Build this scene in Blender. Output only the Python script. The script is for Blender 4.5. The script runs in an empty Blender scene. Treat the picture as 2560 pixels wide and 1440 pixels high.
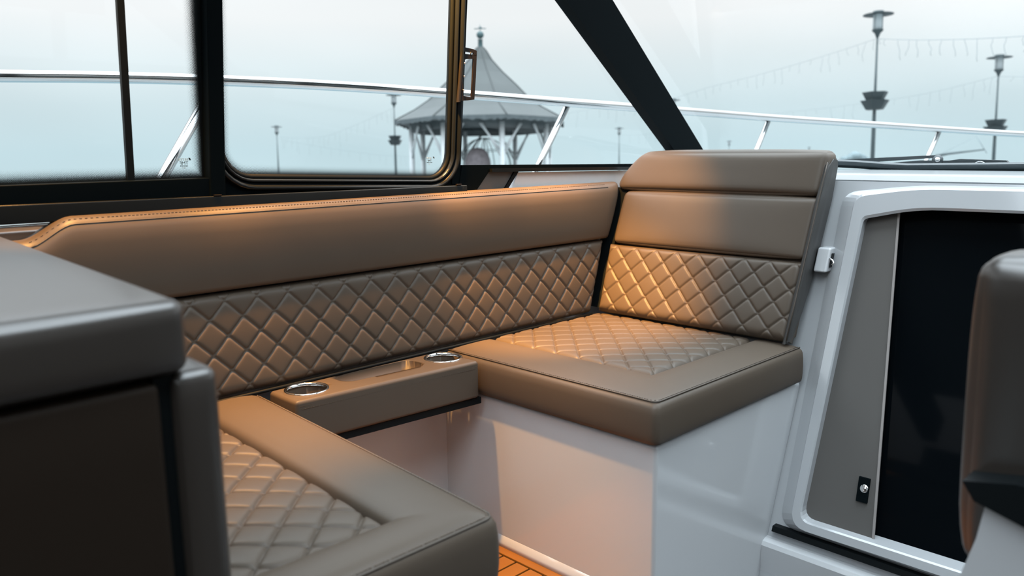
import bpy, bmesh, math, random
from mathutils import Matrix, Vector
random.seed(7)
# ------------------------------------------------------------------ camera, sky, exposure
U = 0.77            # one drawing unit in metres
Z0 = -1.45          # drawing height of the lower sole (world z = 0)
CX, CY = 1280.0, 720.0
V1, V2 = (3370.0, 340.0), (-770.0, 393.0)      # vanishing points of the boat's length and width
F = math.sqrt(-((V1[0]-CX)*(V2[0]-CX)+(V1[1]-CY)*(V2[1]-CY)))
ax = Vector((V1[0]-CX, -(V1[1]-CY), -F)).normalized()
ay = Vector((V2[0]-CX, -(V2[1]-CY), -F)).normalized()
az = ax.cross(ay).normalized(); ay = az.cross(ax)
RM = Matrix((ax, ay, az))
sc = bpy.context.scene
COL = sc.collection
cam_d = bpy.data.cameras.new('camera'); cam = bpy.data.objects.new('camera', cam_d); COL.objects.link(cam)
cam.matrix_world = Matrix.Translation((0, 0, -Z0*U)) @ RM.to_4x4()
cam_d.sensor_width = 36; cam_d.lens = F*36/2560; cam_d.clip_start = .02; cam_d.clip_end = 2000
cam_d.dof.use_dof = True; cam_d.dof.focus_distance = 1.85; cam_d.dof.aperture_fstop = 4.2
sc.camera = cam
sc.view_settings.view_transform = 'Standard'; sc.view_settings.look = 'None'
sc.view_settings.gamma = 1; sc.view_settings.use_curve_mapping = False
sc.view_settings.exposure = 0.0
world = bpy.data.worlds.new('sky'); sc.world = world; world.use_nodes = True
nt = world.node_tree; nt.nodes.clear()
def wn(t, **k):
    n = nt.nodes.new(t)
    for a, b in k.items(): setattr(n, a, b)
    return n
tc = wn('ShaderNodeTexCoord'); sep = wn('ShaderNodeSeparateXYZ'); nt.links.new(tc.outputs['Generated'], sep.inputs[0])
ramp = wn('ShaderNodeValToRGB'); nt.links.new(sep.outputs['Z'], ramp.inputs[0])
e = ramp.color_ramp.elements
e[0].position = 0.0; e[0].color = (.60, .78, .84, 1)
e[1].position = 1.0; e[1].color = (6.8, 7.8, 8.5, 1)
for p_, c_ in ((.05, (.67, .81, .855)), (.095, (.79, .885, .915)), (.145, (.94, .97, .98)), (.34, (1.0, 1.02, 1.04))):
    el = e.new(p_); el.color = (*c_, 1)
ns = wn('ShaderNodeTexNoise'); ns.inputs['Scale'].default_value = 2.2; ns.inputs['Detail'].default_value = 2
mp = wn('ShaderNodeMapping'); mp.inputs['Scale'].default_value = (1, 1, 3); nt.links.new(tc.outputs['Generated'], mp.inputs[0]); nt.links.new(mp.outputs[0], ns.inputs[0])
mr = wn('ShaderNodeMapRange'); mr.inputs['To Min'].default_value = .93; mr.inputs['To Max'].default_value = 1.07
mr.inputs['From Min'].default_value = .3; mr.inputs['From Max'].default_value = .7
nt.links.new(ns.outputs[0], mr.inputs[0])
bg = wn('ShaderNodeBackground'); nt.links.new(ramp.outputs[0], bg.inputs[0]); nt.links.new(mr.outputs[0], bg.inputs[1])
wo = wn('ShaderNodeOutputWorld'); nt.links.new(bg.outputs[0], wo.inputs[0])
WARM = (1.0, .47, .12)

# ------------------------------------------------------------------ helpers
def T(p): return Vector((p[0]*U, p[1]*U, (p[2]-Z0)*U))
def ray(px, py): return RM @ Vector((px-CX, -(py-CY), -F))
def atx(px, py, x): d = ray(px, py); return d*(x/d.x)
def aty(px, py, y): d = ray(px, py); return d*(y/d.y)
def atz(px, py, z): d = ray(px, py); return d*(z/d.z)
def atd(px, py, m): d = ray(px, py); return d*(m/U/F)          # at a depth of m metres

def nodes(name):
    m = bpy.data.materials.new(name); m.use_nodes = True
    return m, m.node_tree, m.node_tree.nodes['Principled BSDF']
def mat(name, col, rough=.5, metal=0, coat=0, bump=0, bscale=300, spec=.5, vary=0, vscale=8, ior=None):
    m, t, b = nodes(name)
    b.inputs['Base Color'].default_value = (*col, 1); b.inputs['Roughness'].default_value = rough
    b.inputs['Metallic'].default_value = metal; b.inputs['Coat Weight'].default_value = coat
    b.inputs['Coat Roughness'].default_value = .06
    b.inputs['Specular IOR Level'].default_value = spec
    tcn = t.nodes.new('ShaderNodeTexCoord')
    if bump:
        n = t.nodes.new('ShaderNodeTexVoronoi'); n.inputs['Scale'].default_value = bscale
        k = t.nodes.new('ShaderNodeBump'); k.inputs['Strength'].default_value = bump; k.inputs['Distance'].default_value = .0005
        t.links.new(tcn.outputs['Object'], n.inputs['Vector']); t.links.new(n.outputs['Distance'], k.inputs['Height']); t.links.new(k.outputs[0], b.inputs['Normal'])
    if vary:
        n = t.nodes.new('ShaderNodeTexNoise'); n.inputs['Scale'].default_value = vscale; n.inputs['Detail'].default_value = 4
        r = t.nodes.new('ShaderNodeMixRGB'); r.inputs[1].default_value = (*[c*(1-vary) for c in col], 1); r.inputs[2].default_value = (*[min(1, c*(1+vary)) for c in col], 1)
        t.links.new(tcn.outputs['Object'], n.inputs['Vector']); t.links.new(n.outputs[0], r.inputs[0]); t.links.new(r.outputs[0], b.inputs['Base Color'])
    return m
M = {}
M['leather'] = mat('taupe_leather', (.082, .063, .047), .46, spec=.38, bump=.06, bscale=700, vary=.06, vscale=10)
_b = M['leather'].node_tree.nodes['Principled BSDF']; _b.inputs['IOR'].default_value = 1.45
_b.inputs['Sheen Weight'].default_value = .0; _b.inputs['Sheen Roughness'].default_value = .38; _b.inputs['Sheen Tint'].default_value = (.95, .97, 1, 1)
M['leather3'] = mat('shaded_gusset_leather', (.055, .054, .052), .5, bump=.05, bscale=700, spec=.3)  # same leather, its different lighting put into a greyer base colour
M['leather2'] = mat('shaded_taupe_leather', (.030, .024, .020), .34, bump=.05, bscale=700, spec=1.0)  # taupe leather with the shade put into a darker base colour
M['seam'] = mat('leather_seam', (.07, .055, .042), .5)
M['thread'] = mat('stitch_thread', (.17, .13, .10), .6)
M['gelcoat'] = mat('white_gelcoat', (.54, .555, .57), .16, coat=.5)
M['greypanel'] = mat('grey_laminate', (.105, .100, .095), .5, spec=.12)
M['lightpanel'] = mat('pale_grey_fabric', (.62, .62, .63), .7, vary=.04, vscale=60)
M['black'] = mat('black_powder_coat', (.003, .005, .006), .45, spec=.02)
M['blackgloss'] = mat('black_anodised_frame', (.008, .010, .011), .24, spec=.28)
M['rubber'] = mat('black_rubber', (.005, .007, .008), .5, spec=.12)
M['wiper'] = mat('wiper_black', (.012, .020, .024), .42)
M['smoked'] = mat('smoked_acrylic', (.002, .003, .004), .05, spec=.05)
M['shadesteel'] = mat('cup_well_shaded_steel', (.30, .30, .29), .12, metal=1)  # polished steel darkened to stand for the shade inside the cups
M['absorber'] = mat('dark_absorber', (.06, .05, .045), .4)  # dark colour given to unseen surfaces to cut bounce light
M['chrome'] = mat('polished_steel', (.86, .86, .85), .09, metal=1)
M['steel'] = mat('rail_steel', (.46, .47, .47), .12, metal=1)
M['bronze'] = mat('bracket_metal', (.008, .006, .005), .42, spec=.15)
M['teak'] = mat('teak_plank', (.30, .115, .015), .42, vary=.14, vscale=18)
M['caulk'] = mat('black_caulk', (.008, .008, .009), .5)
M['darkwood'] = mat('brown_trim', (.16, .09, .055), .45)
M['lamp'] = mat('lamp_post_paint', (.028, .046, .050), .55)
M['lampglass'] = mat('opal_lantern_glass', (.50, .53, .54), .25)
M['roof'] = mat('bitumen_roof', (.062, .068, .067), .8, vary=.16, vscale=1.2)
M['whitewood'] = mat('weathered_white_timber', (.50, .53, .54), .7, vary=.06, vscale=2)
M['darkwoodout'] = mat('grey_timber_fascia', (.07, .085, .09), .8, vary=.5, vscale=5)
M['wire'] = mat('light_cable', (.18, .23, .25), .6)
M['wicker'] = mat('brown_woven_cover', (.17, .15, .16), .8, vary=.5, vscale=9)
M['greenmetal'] = mat('verdigris_metal', (.04, .08, .085), .6)
M['quay'] = mat('quay_concrete', (.12, .13, .13), .8, vary=.1, vscale=1)
M['haze'] = mat('hazed_far_trees', (.13, .17, .18), .9, vary=.1, vscale=.3)  # distance haze put into the trees' base colour
M['deck'] = mat('white_deck', (.32, .335, .34), .5)
M['headliner'] = mat('headliner', (.55, .54, .52), .8)
M['bowl'] = mat('planter_metal', (.015, .027, .030), .5)
def emis(name, col, s):
    m, t, b = nodes(name); b.inputs['Emission Color'].default_value = (*col, 1); b.inputs['Emission Strength'].default_value = s; return m

def glass_mat(name, frit=None, tint=(.975, .985, .985)):
    """thin window pane: transparent with a weak mirror; optional printed dot border (centre, half size, radius, fade) in the pane's own UV metres"""
    m = bpy.data.materials.new(name); m.use_nodes = True; t = m.node_tree; t.nodes.clear()
    N = t.nodes.new; L = t.links.new
    out = N('ShaderNodeOutputMaterial'); tr = N('ShaderNodeBsdfTransparent'); tr.inputs[0].default_value = (*tint, 1)
    gl = N('ShaderNodeBsdfGlossy'); gl.inputs['Roughness'].default_value = .01
    lw = N('ShaderNodeLayerWeight'); pw = N('ShaderNodeMath'); pw.operation = 'POWER'; pw.inputs[1].default_value = 4.5; L(lw.outputs['Facing'], pw.inputs[0])
    fr = N('ShaderNodeMapRange'); fr.inputs['To Min'].default_value = .025; fr.inputs['To Max'].default_value = .85; L(pw.outputs[0], fr.inputs[0])
    mx = N('ShaderNodeMixShader'); L(fr.outputs[0], mx.inputs[0]); L(tr.outputs[0], mx.inputs[1]); L(gl.outputs[0], mx.inputs[2])
    if not frit: L(mx.outputs[0], out.inputs[0]); return m
    (cx, cz), (hx, hz), r, fade, solid, pitch = frit
    def ma(op, a, b=None, c=None):
        n = N('ShaderNodeMath'); n.operation = op
        for i, v in enumerate((a, b, c)):
            if v is None: continue
            if isinstance(v, (int, float)): n.inputs[i].default_value = v
            else: L(v, n.inputs[i])
        return n.outputs[0]
    uv = N('ShaderNodeUVMap'); s = N('ShaderNodeSeparateXYZ'); L(uv.outputs[0], s.inputs[0]); u, v = s.outputs[0], s.outputs[1]
    qx = ma('SUBTRACT', ma('ABSOLUTE', ma('SUBTRACT', u, cx)), hx-r); qz = ma('SUBTRACT', ma('ABSOLUTE', ma('SUBTRACT', v, cz)), hz-r)
    mxx, mzz = ma('MAXIMUM', qx, 0), ma('MAXIMUM', qz, 0)
    ln = ma('SQRT', ma('ADD', ma('MULTIPLY', mxx, mxx), ma('MULTIPLY', mzz, mzz)))
    sdf = ma('SUBTRACT', ma('ADD', ln, ma('MINIMUM', ma('MAXIMUM', qx, qz), 0)), r)
    ed = ma('MULTIPLY', sdf, -1)
    a = ma('FRACT', ma('ADD', ma('DIVIDE', ma('ADD', u, v), pitch), 500)); b = ma('FRACT', ma('ADD', ma('DIVIDE', ma('SUBTRACT', u, v), pitch), 500))
    da, db = ma('SUBTRACT', a, .5), ma('SUBTRACT', b, .5)
    dd = ma('SQRT', ma('ADD', ma('MULTIPLY', da, da), ma('MULTIPLY', db, db)))
    k = ma('SUBTRACT', 1, ma('DIVIDE', ma('SUBTRACT', ed, solid), fade))       # 1 at the solid edge, 0 where it ends
    R = ma('MULTIPLY', k, .72)
    dot = ma('LESS_THAN', dd, R)
    pr = N('ShaderNodeBsdfPrincipled'); pr.inputs['Base Color'].default_value = (.004, .006, .007, 1); pr.inputs['Roughness'].default_value = .3
    m2 = N('ShaderNodeMixShader'); L(dot, m2.inputs[0]); L(mx.outputs[0], m2.inputs[1]); L(pr.outputs[0], m2.inputs[2]); L(m2.outputs[0], out.inputs[0])
    return m

def tag(o, label=None, cat=None, group=None, kind=None):
    if label: o['label'] = label
    if cat: o['category'] = cat
    if group: o['group'] = group
    if kind: o['kind'] = kind
    return o
def empty(name, loc, **k):
    o = bpy.data.objects.new(name, None); o.empty_display_size = .1; o.location = T(loc); COL.objects.link(o); return tag(o, **k)
def link(name, me, m, parent=None, wn_=False, smooth=True, **k):
    o = bpy.data.objects.new(name, me); COL.objects.link(o)
    if m: me.materials.append(m)
    if smooth:
        for p in me.polygons: p.use_smooth = True
    if parent:
        bpy.context.view_layer.update() if False else None
        o.parent = parent; o.matrix_parent_inverse = Matrix.Translation(-PL(parent))
    if wn_:
        w = o.modifiers.new('wn', 'WEIGHTED_NORMAL'); w.keep_sharp = True
    return tag(o, **k)
def PL(o):
    v = Vector(o.location)
    return v + PL(o.parent) if False else (v if o.type == 'EMPTY' else (PL(o.parent) if o.parent else Vector((0, 0, 0))))
def finish(name, bm, m, parent=None, wn_=False, smooth=True, scale=True, **k):
    if scale:
        for v in bm.verts: v.co = T(v.co)
    bmesh.ops.recalc_face_normals(bm, faces=bm.faces)
    me = bpy.data.meshes.new(name); bm.to_mesh(me); bm.free()
    return link(name, me, m, parent, wn_, smooth, **k)
def bbox(x0, x1, y0, y1, z0, z1, r=0, seg=3, fn=None, bm=None):
    own = bm is None
    b = bmesh.new()
    vs = bmesh.ops.create_cube(b, size=1)['verts']
    for v in vs: v.co = Vector(((x0+x1)/2+v.co.x*(x1-x0), (y0+y1)/2+v.co.y*(y1-y0), (z0+z1)/2+v.co.z*(z1-z0)))
    if r: bmesh.ops.bevel(b, geom=b.edges[:], offset=r, segments=seg, profile=.5, affect='EDGES')
    if fn:
        for v in b.verts: v.co = Vector(fn(*v.co))
    if own: return b
    me = bpy.data.meshes.new('t'); b.to_mesh(me); b.free(); bm.from_mesh(me); bpy.data.meshes.remove(me); return bm
def box(name, x0, x1, y0, y1, z0, z1, m, parent=None, r=.004, seg=2, fn=None, **k):
    return finish(name, bbox(x0, x1, y0, y1, z0, z1, r, seg, fn), m, parent, wn_=r > 0, smooth=r > 0, **k)
def softbox(x0, x1, y0, y1, z0, z1, r, puff=0, n=(16, 16, 6), fn=None):
    """subdivided rounded box; puff bulges every face a little, like stuffed upholstery"""
    b = bmesh.new(); nx, ny, nz = n
    c = Vector(((x0+x1)/2, (y0+y1)/2, (z0+z1)/2)); h = Vector(((x1-x0)/2, (y1-y0)/2, (z1-z0)/2))
    cache = {}
    def lin(n, hh):
        k = [-1+2*i/n for i in range(n+1)]
        e = r/hh
        pts = sorted(set([-1, -1+e*.08, -1+e*.3, -1+e*.6, -1+e] + [q*(1-e) for q in k] + [1-e, 1-e*.6, 1-e*.3, 1-e*.08, 1]))
        o = [pts[0]]
        for q in pts[1:]:
            if q-o[-1] > 1e-5: o.append(q)
        return o
    X, Y, Zs = lin(nx, h.x), lin(ny, h.y), lin(nz, h.z)
    def P(i, j, k):
        key = (i, j, k)
        if key in cache: return cache[key]
        q = Vector((X[i]*h.x, Y[j]*h.y, Zs[k]*h.z))
        inner = Vector([max(-(h[a]-r), min(h[a]-r, q[a])) for a in range(3)])
        d = q-inner
        if d.length > 1e-9: q = inner + d.normalized()*r if sum(abs(t) > 1e-9 for t in d) > 1 or True else q
        if puff:
            f = [1-(X[i])**4, 1-(Y[j])**4, 1-(Zs[k])**4]
            for a, (s_, t1, t2) in enumerate(((X[i], f[1], f[2]), (Y[j], f[0], f[2]), (Zs[k], f[0], f[1]))):
                if abs(s_) > .999: q[a] += math.copysign(puff*t1*t2, s_)
        p = c+q
        if fn: p = Vector(fn(*p))
        cache[key] = b.verts.new(p); return cache[key]
    I, J, K = len(X)-1, len(Y)-1, len(Zs)-1
    for i in range(I):
        for j in range(J):
            for k in (0, K): b.faces.new((P(i, j, k), P(i+1, j, k), P(i+1, j+1, k), P(i, j+1, k)))
    for i in range(I):
        for k in range(K):
            for j in (0, J): b.faces.new((P(i, j, k), P(i+1, j, k), P(i+1, j, k+1), P(i, j, k+1)))
    for j in range(J):
        for k in range(K):
            for i in (0, I): b.faces.new((P(i, j, k), P(i, j+1, k), P(i, j+1, k+1), P(i, j, k+1)))
    return b
def tube(pts, r, bm=None, n=8, caps=True):
    b = bm or bmesh.new(); pts = [Vector(p) for p in pts]; rings = []
    rr = r if isinstance(r, (list, tuple)) else [r]*len(pts)
    prev = None
    for i, p in enumerate(pts):
        d = (pts[min(i+1, len(pts)-1)]-pts[max(i-1, 0)]).normalized()
        if prev is None: prev = d.orthogonal().normalized()
        s = (prev - d*prev.dot(d)).normalized(); t = d.cross(s); prev = s
        rings.append([b.verts.new(p+(s*math.cos(2*math.pi*k/n)+t*math.sin(2*math.pi*k/n))*rr[i]) for k in range(n)])
    for a, c in zip(rings, rings[1:]):
        for k in range(n): b.faces.new((a[k], a[(k+1) % n], c[(k+1) % n], c[k]))
    if caps: b.faces.new(rings[0][::-1]); b.faces.new(rings[-1])
    return b
def lathe(prof, c, up=Vector((0, 0, 1)), n=24, bm=None):
    """prof: (radius, height) along up"""
    b = bm or bmesh.new(); s = up.orthogonal().normalized(); t = up.cross(s); c = Vector(c)
    rings = [[b.verts.new(c+up*h+(s*math.cos(2*math.pi*k/n)+t*math.sin(2*math.pi*k/n))*max(r, 1e-5)) for k in range(n)] for r, h in prof]
    for a, d in zip(rings, rings[1:]):
        for k in range(n): b.faces.new((a[k], a[(k+1) % n], d[(k+1) % n], d[k]))
    return b
def prism(pts, off, bm=None):
    """polygon (list of vectors) extruded by vector off"""
    b = bm or bmesh.new(); off = Vector(off)
    a = [b.verts.new(Vector(p)) for p in pts]; c = [b.verts.new(Vector(p)+off) for p in pts]; n = len(pts)
    b.faces.new(a); b.faces.new(c[::-1])
    for i in range(n): b.faces.new((a[i], c[i], c[(i+1) % n], a[(i+1) % n]))
    return b
def rrect(x0, x1, z0, z1, r, n=8):
    o = []
    for (cx, cz, a0) in ((x1-r, z1-r, 0), (x0+r, z1-r, 90), (x0+r, z0+r, 180), (x1-r, z0+r, 270)):
        for i in range(n+1):
            a = math.radians(a0+90*i/n); o.append((cx+r*math.cos(a), cz+r*math.sin(a)))
    return o
def ringmesh(profile, fn):
    """profile: list of (loop of 2D points, depth); neighbouring loops are bridged and the last is joined to the first"""
    b = bmesh.new(); L = [[b.verts.new(Vector(fn(p[0], p[1], d))) for p in loop] for loop, d in profile]
    n = len(L[0])
    for a, c in zip(L, L[1:]+L[:1]):
        for k in range(n): b.faces.new((a[k], a[(k+1) % n], c[(k+1) % n], c[k]))
    return b
def stitches(path, m, parent, step=.0075, ln=.0045, r=.0009, name='stitching'):
    b = bmesh.new(); path = [Vector(p) for p in path]; acc = 0
    for a, c in zip(path, path[1:]):
        L = (c-a).length; d = (c-a).normalized() if L else Vector((1, 0, 0)); t = acc
        while t+ln < L:
            s = d.orthogonal().normalized()*r; q = d.cross(s)
            A, B = a+d*t, a+d*(t+ln)
            v = [b.verts.new(x) for x in (A+s, A+q, A-s, A-q, B+s, B+q, B-s, B-q)]
            for k in range(4): b.faces.new((v[k], v[(k+1) % 4], v[4+(k+1) % 4], v[4+k]))
            t += step
        acc = t-L if t > L else 0
    return finish(name, b, m, parent, smooth=False, kind='stuff')

P_Q = .088
def quilt(u, v, u0, v0, A=.0042, p=P_Q, w=.0030, dome=.0016):
    """stitched diamonds: narrow grooves, nearly flat cushions, a pinched knot with a small button where grooves cross"""
    a = ((u-u0)+(v-v0))/p; b = ((u-u0)-(v-v0))/p
    fa, fb = a-round(a), b-round(b)
    da, db = abs(fa)*p/1.4142, abs(fb)*p/1.4142
    d = min(da, db)
    h = A*(1-math.exp(-(d/w)**1.35)) + dome*abs(math.sin(math.pi*fa)*math.sin(math.pi*fb))**.6
    rk = math.hypot(da, db)
    return h - A*.5*math.exp(-(rk/.0075)**2) + A*.75*math.exp(-(rk/.0028)**2)
def quiltseams(pos, u0, v0, p, box_, nrm, ins, drop, m, parent, r=.0008):
    """the dark seam at the bottom of every groove; pos(u, v) gives the panel's base point, ins(u, v) the distance to its border"""
    b = bmesh.new(); ua, ub, va, vb = box_; nrm = Vector(nrm).normalized(); st = p/14
    for sg in (1, -1):
        ks = [((u-u0)+sg*(v-v0))/p for u in (ua, ub) for v in (va, vb)]
        for k in range(math.floor(min(ks)), math.ceil(max(ks))+1):
            run = []
            n = int((vb-va)/st)+1
            for i in range(n+1):
                v = va+(vb-va)*i/n; u = u0+k*p-sg*(v-v0); e = ins(u, v)
                if ua <= u <= ub and e > .004:
                    kk = 1-math.exp(-(e/.009)**1.3)
                    run.append(Vector(pos(u, v))+nrm*(quilt(u, v, u0, v0, p=p)*kk-drop*(1-kk)+.0003))
                else:
                    if len(run) > 2: tube(run, r, b, n=4)
                    run = []
            if len(run) > 2: tube(run, r, b, n=4)
    return finish('quilt_seams', b, m, parent)
def quiltgrid(nu, nv, pos, hfun, edge, nrm, drop=.012, thick=.02):
    """pos(s,t)->base point, hfun(s,t)->height, edge(s,t)->distance from the panel's border, nrm: outward normal"""
    b = bmesh.new(); nrm = Vector(nrm).normalized(); V = []
    for i in range(nu+1):
        row = []
        for j in range(nv+1):
            s, t = i/nu, j/nv; p = Vector(pos(s, t)); e = edge(s, t)
            k = 1-math.exp(-(max(e, 0)/.009)**1.3)
            row.append(b.verts.new(p+nrm*(hfun(s, t, p)*k - drop*(1-k))))
        V.append(row)
    for i in range(nu):
        for j in range(nv): b.faces.new((V[i][j], V[i+1][j], V[i+1][j+1], V[i][j+1]))
    # skirt
    bd = [V[i][0] for i in range(nu+1)]+[V[nu][j] for j in range(1, nv+1)]+[V[i][nv] for i in range(nu-1, -1, -1)]+[V[0][j] for j in range(nv-1, 0, -1)]
    lo = [b.verts.new(v.co-nrm*thick) for v in bd]
    for k in range(len(bd)): b.faces.new((bd[k], bd[(k+1) % len(bd)], lo[(k+1) % len(bd)], lo[k]))
    b.faces.new(lo)
    return b

# ------------------------------------------------------------------ planes of the cabin
KF = .38
def FX(z, x0=2.317): return x0+KF*(z+.62)          # face of the forward backrest
def SY(z): return 1.911+.074*(z+.62)               # face of the side backrest
def WY(z): return 2.0-.06*(z+.1)                   # plane of the port windows
FN = Vector((-1, 0, KF)).normalized()
def BX(z, x0=2.42): return x0+KF*(z+.62)           # bulkhead

# ------------------------------------------------------------------ the setting
FZ = -1.195
# raised teak sole of the dinette and lower sole of the gangway
fl = finish('floor', bbox(-.3, 1.62, 1.13, 2.0, FZ-.05, FZ-.008), M['caulk'], smooth=False, kind='structure', label='raised teak-planked sole with black caulking under the dinette')
box('margin_board', -.3+1.862, 1.605, 1.14, 1.99, FZ-.008, FZ, M['teak'], fl, r=.001, seg=1)
yy = 1.135; k = 0
plank = None
while yy < 1.97:
    w = .0545; xs = -.28
    cuts = [-.28, .62+.3*((k*7) % 3)/3, 1.5565]
    for a, c in zip(cuts, cuts[1:]):
        box('plank', a+.002, c-.002, yy+.003, yy+w-.003, FZ-.008, FZ, M['teak'], fl, r=.001, seg=1)
    yy += w; k += 1
box('floor.001', -1.6, 2.6, -2.0, 1.14, Z0-.04, Z0, M['absorber'], r=0, kind='structure', label='lower sole of the gangway, darkened to cut bounce light')  # dark colour chosen to lower the light bounced upwards
# port side lining and lower wall
box('wall_port', -1.6, 3.3, 2.035, 2.09, Z0, -.16, M['gelcoat'], r=0, kind='structure', label='white moulded port side below the windows')
box('trim_1', -.6, 1.8, 1.985, 2.035, -.30, -.168, M['darkwood'], r=.003, kind='structure', label='brown ledge lining behind the side backrest')
box('trim_2', -.6, .62, 1.975, 2.0, -.158, -.151, M['chrome'], r=.002, kind='structure', label='thin silver strip under the black window frame')
box('wall_starboard', -1.6, 3.3, -2.09, -2.0, Z0, .08, M['absorber'], r=0, kind='structure')
box('trim_11', -1.6, 1.2, -1.99, -1.35, Z0, -.15, M['absorber'], r=.01, kind='structure', label='dark galley block, added unseen to hold back light along the starboard side')  # unseen block added to keep starboard light off the upright faces
box('wall_aft', -1.7, -1.6, -2.0, 2.0, Z0, .75, M['absorber'], r=0, kind='structure')
# roof with a wide open hatch
box('ceiling', -1.2, 2.0, 1.10, 2.02, 1.0, 1.06, M['headliner'], r=0, kind='structure')
box('ceiling.001', -1.2, 2.0, -2.02, .05, 1.0, 1.06, M['headliner'], r=0, kind='structure')
box('ceiling.002', 1.75, 2.0, -1.25, 1.25, 1.0, 1.06, M['headliner'], r=0, kind='structure')
box('ceiling.003', -1.2, -.85, -1.25, 1.25, 1.0, 1.06, M['headliner'], r=0, kind='structure')
# ---- port windows
def wside(x, z, d): return (x, WY(z)-d, z)         # d > 0 is towards the cabin
def pane(name, poly, m, parent, d=0., t=.006):
    b = bmesh.new(); uvl = b.loops.layers.uv.new('UVMap')
    for (dd) in (d,):
        vs = [b.verts.new(wside(x, z, dd)) for x, z in poly]; f = b.faces.new(vs)
        for l, (x, z) in zip(f.loops, poly): l[uvl].uv = (x, z)
    return finish(name, b, m, parent, smooth=False)
GL = glass_mat('window_glass')
w1 = empty('window_1', (.4, 2.0, -.06), kind='structure', label='left sliding window with dotted black border and a thin upright seal')
XA1, ZA = .899, -.066
gA = glass_mat('window_glass_dotted', ((-.1, .6), (XA1+.1+.004, .6-ZA+.004), .006, .034, .004, .0036))
pane('pane', [(-.6, ZA-.01), (XA1+.03, ZA-.01), (XA1+.03, .8), (-.6, .8)], gA, w1)
box('bottom_rail', -.6, XA1+.03, -.014, .03, -.115, ZA, M['black'], w1, r=.003, fn=lambda x, y, z: (x, WY(z)-y, z))
finish('upright_seal', prism([wside(.712, ZA-.004, .012), wside(.728, ZA-.004, .012), wside(.736, .8, .012), wside(.720, .8, .012)], (0, .012, 0)), M['rubber'], w1, smooth=False)
box('window_post', XA1, .940, -.014, .035, -.115, .8, M['black'], w1, r=.004, fn=lambda x, y, z: (x+.03*(z+.07), WY(z)-y, z))
# window 2: opening light with rounded corners
w2 = empty('window_2', (1.35, 2.0, -.06), kind='structure', label='middle hopper window with rounded corners and bronze-lit ridged frame')
X0, X1, Zb = .948, 1.690, -.062
def w2z(x, z): return (x+.022*(z+.07), z-.030*(x-.965)/.725*(1 if z < .3 else 0))
def w2f(x, z, d):
    x, z = w2z(x, z); return (x, WY(z)-d, z)
gB = glass_mat('window_glass_dotted_round', (((X0+X1)/2+.004, .4), ((X1-X0)/2+.012, .4-Zb+.004), .075, .030, .003, .0036))
pts = rrect(X0-.012, X1+.012, Zb-.012, .80, .085)
b = bmesh.new(); uvl = b.loops.layers.uv.new('UVMap')
f = b.faces.new([b.verts.new(w2f(x, z, 0)) for x, z in pts])
for l, (x, z) in zip(f.loops, pts): l[uvl].uv = (x, z)
finish('pane', b, gB, w2, smooth=False)
o_ = .058
L0 = lambda g, r: rrect(X0-g, X1+g, Zb-g, .80+g, r)
outer = rrect(X0-.03, X1+.040, -.112, .86, .001)
finish('surround', ringmesh([(L0(.036, .116), .012), (outer, .012), (outer, -.02), (L0(.036, .116), -.02)], w2f), M['black'], w2, smooth=False)
finish('gasket', ringmesh([(L0(-.003, .072), .003), (L0(.010, .086), .008), (L0(.010, .086), -.01), (L0(-.003, .072), -.01)], w2f), M['rubber'], w2)
finish('inner_ridge', ringmesh([(L0(.009, .085), .012), (L0(.012, .088), .0205), (L0(.016, .092), .0205), (L0(.019, .095), .011), (L0(.019, .095), -.01), (L0(.009, .085), -.01)], w2f), M['blackgloss'], w2)
finish('outer_ridge', ringmesh([(L0(.018, .094), .010), (L0(.023, .1), .017), (L0(.028, .106), .026), (L0(.034, .112), .0275), (L0(.038, .116), .022), (L0(.040, .118), .008), (L0(.040, .118), -.01), (L0(.018, .094), -.01)], w2f), M['blackgloss'], w2)
# sill ledge
s = box('trim_3', -.6, 1.745, 1.962, 2.01, -.154, -.113, M['blackgloss'], r=.003, fn=lambda x, y, z: (x, y, z+(1.1-x)*.009), kind='structure', label='long black sill ledge under the side windows')
box('clip', .905, .925, 1.960, 1.968, -.112, -.108, M['bronze'], s, r=.001)
box('clip', 1.70, 1.72, 1.960, 1.968, -.118, -.114, M['bronze'], s, r=.001)
# forward side window
w3 = empty('window_3', (2.4, 2.0, -.06), kind='structure', label='forward side window reaching to the slanting black pillar')
pane('pane', [(1.75, -.07), (3.10, -.09), (2.34, .507), (1.88, .84), (1.75, .84)], glass_mat('window_glass_forward'), w3)
finish('window_post', prism([wside(1.70, -.115, .016), wside(1.733, -.115, .016), wside(1.764, .8, .016), wside(1.74, .8, .02)], (0, .03, 0)), M['black'], w3, smooth=False)
finish('bottom_rail', prism([wside(1.74, -.056, .018), wside(3.25, -.084, .018), wside(3.25, -.112, .018), wside(1.86, -.078, .018), wside(1.785, -.16, .018), wside(1.72, -.16, .018)], (0, .03, 0)), M['black'], w3, smooth=False)
finish('lower_bead', prism([wside(1.86, -.0705, .03), wside(3.2, -.094, .03), wside(3.2, -.106, .03), wside(1.862, -.0815, .03)], (0, .03, 0)), M['blackgloss'], w3, smooth=False)
for nm, xy, mm in (('lining_panel', [(1.864, -.080), (1.98, -.0835), (1.905, -.17), (1.775, -.17)], M['greypanel']), ('lining_panel', [(2.0, -.087), (3.15, -.108), (3.15, -.3), (1.9, -.3)], M['lightpanel'])):
    o = finish(nm, prism([wside(x, z, .012) for x, z in xy], (0, .02, 0)), mm, w3, smooth=False)
    o['label'] = 'small grey lining panel' if mm is M['greypanel'] else 'pale grey lining panel'
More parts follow.
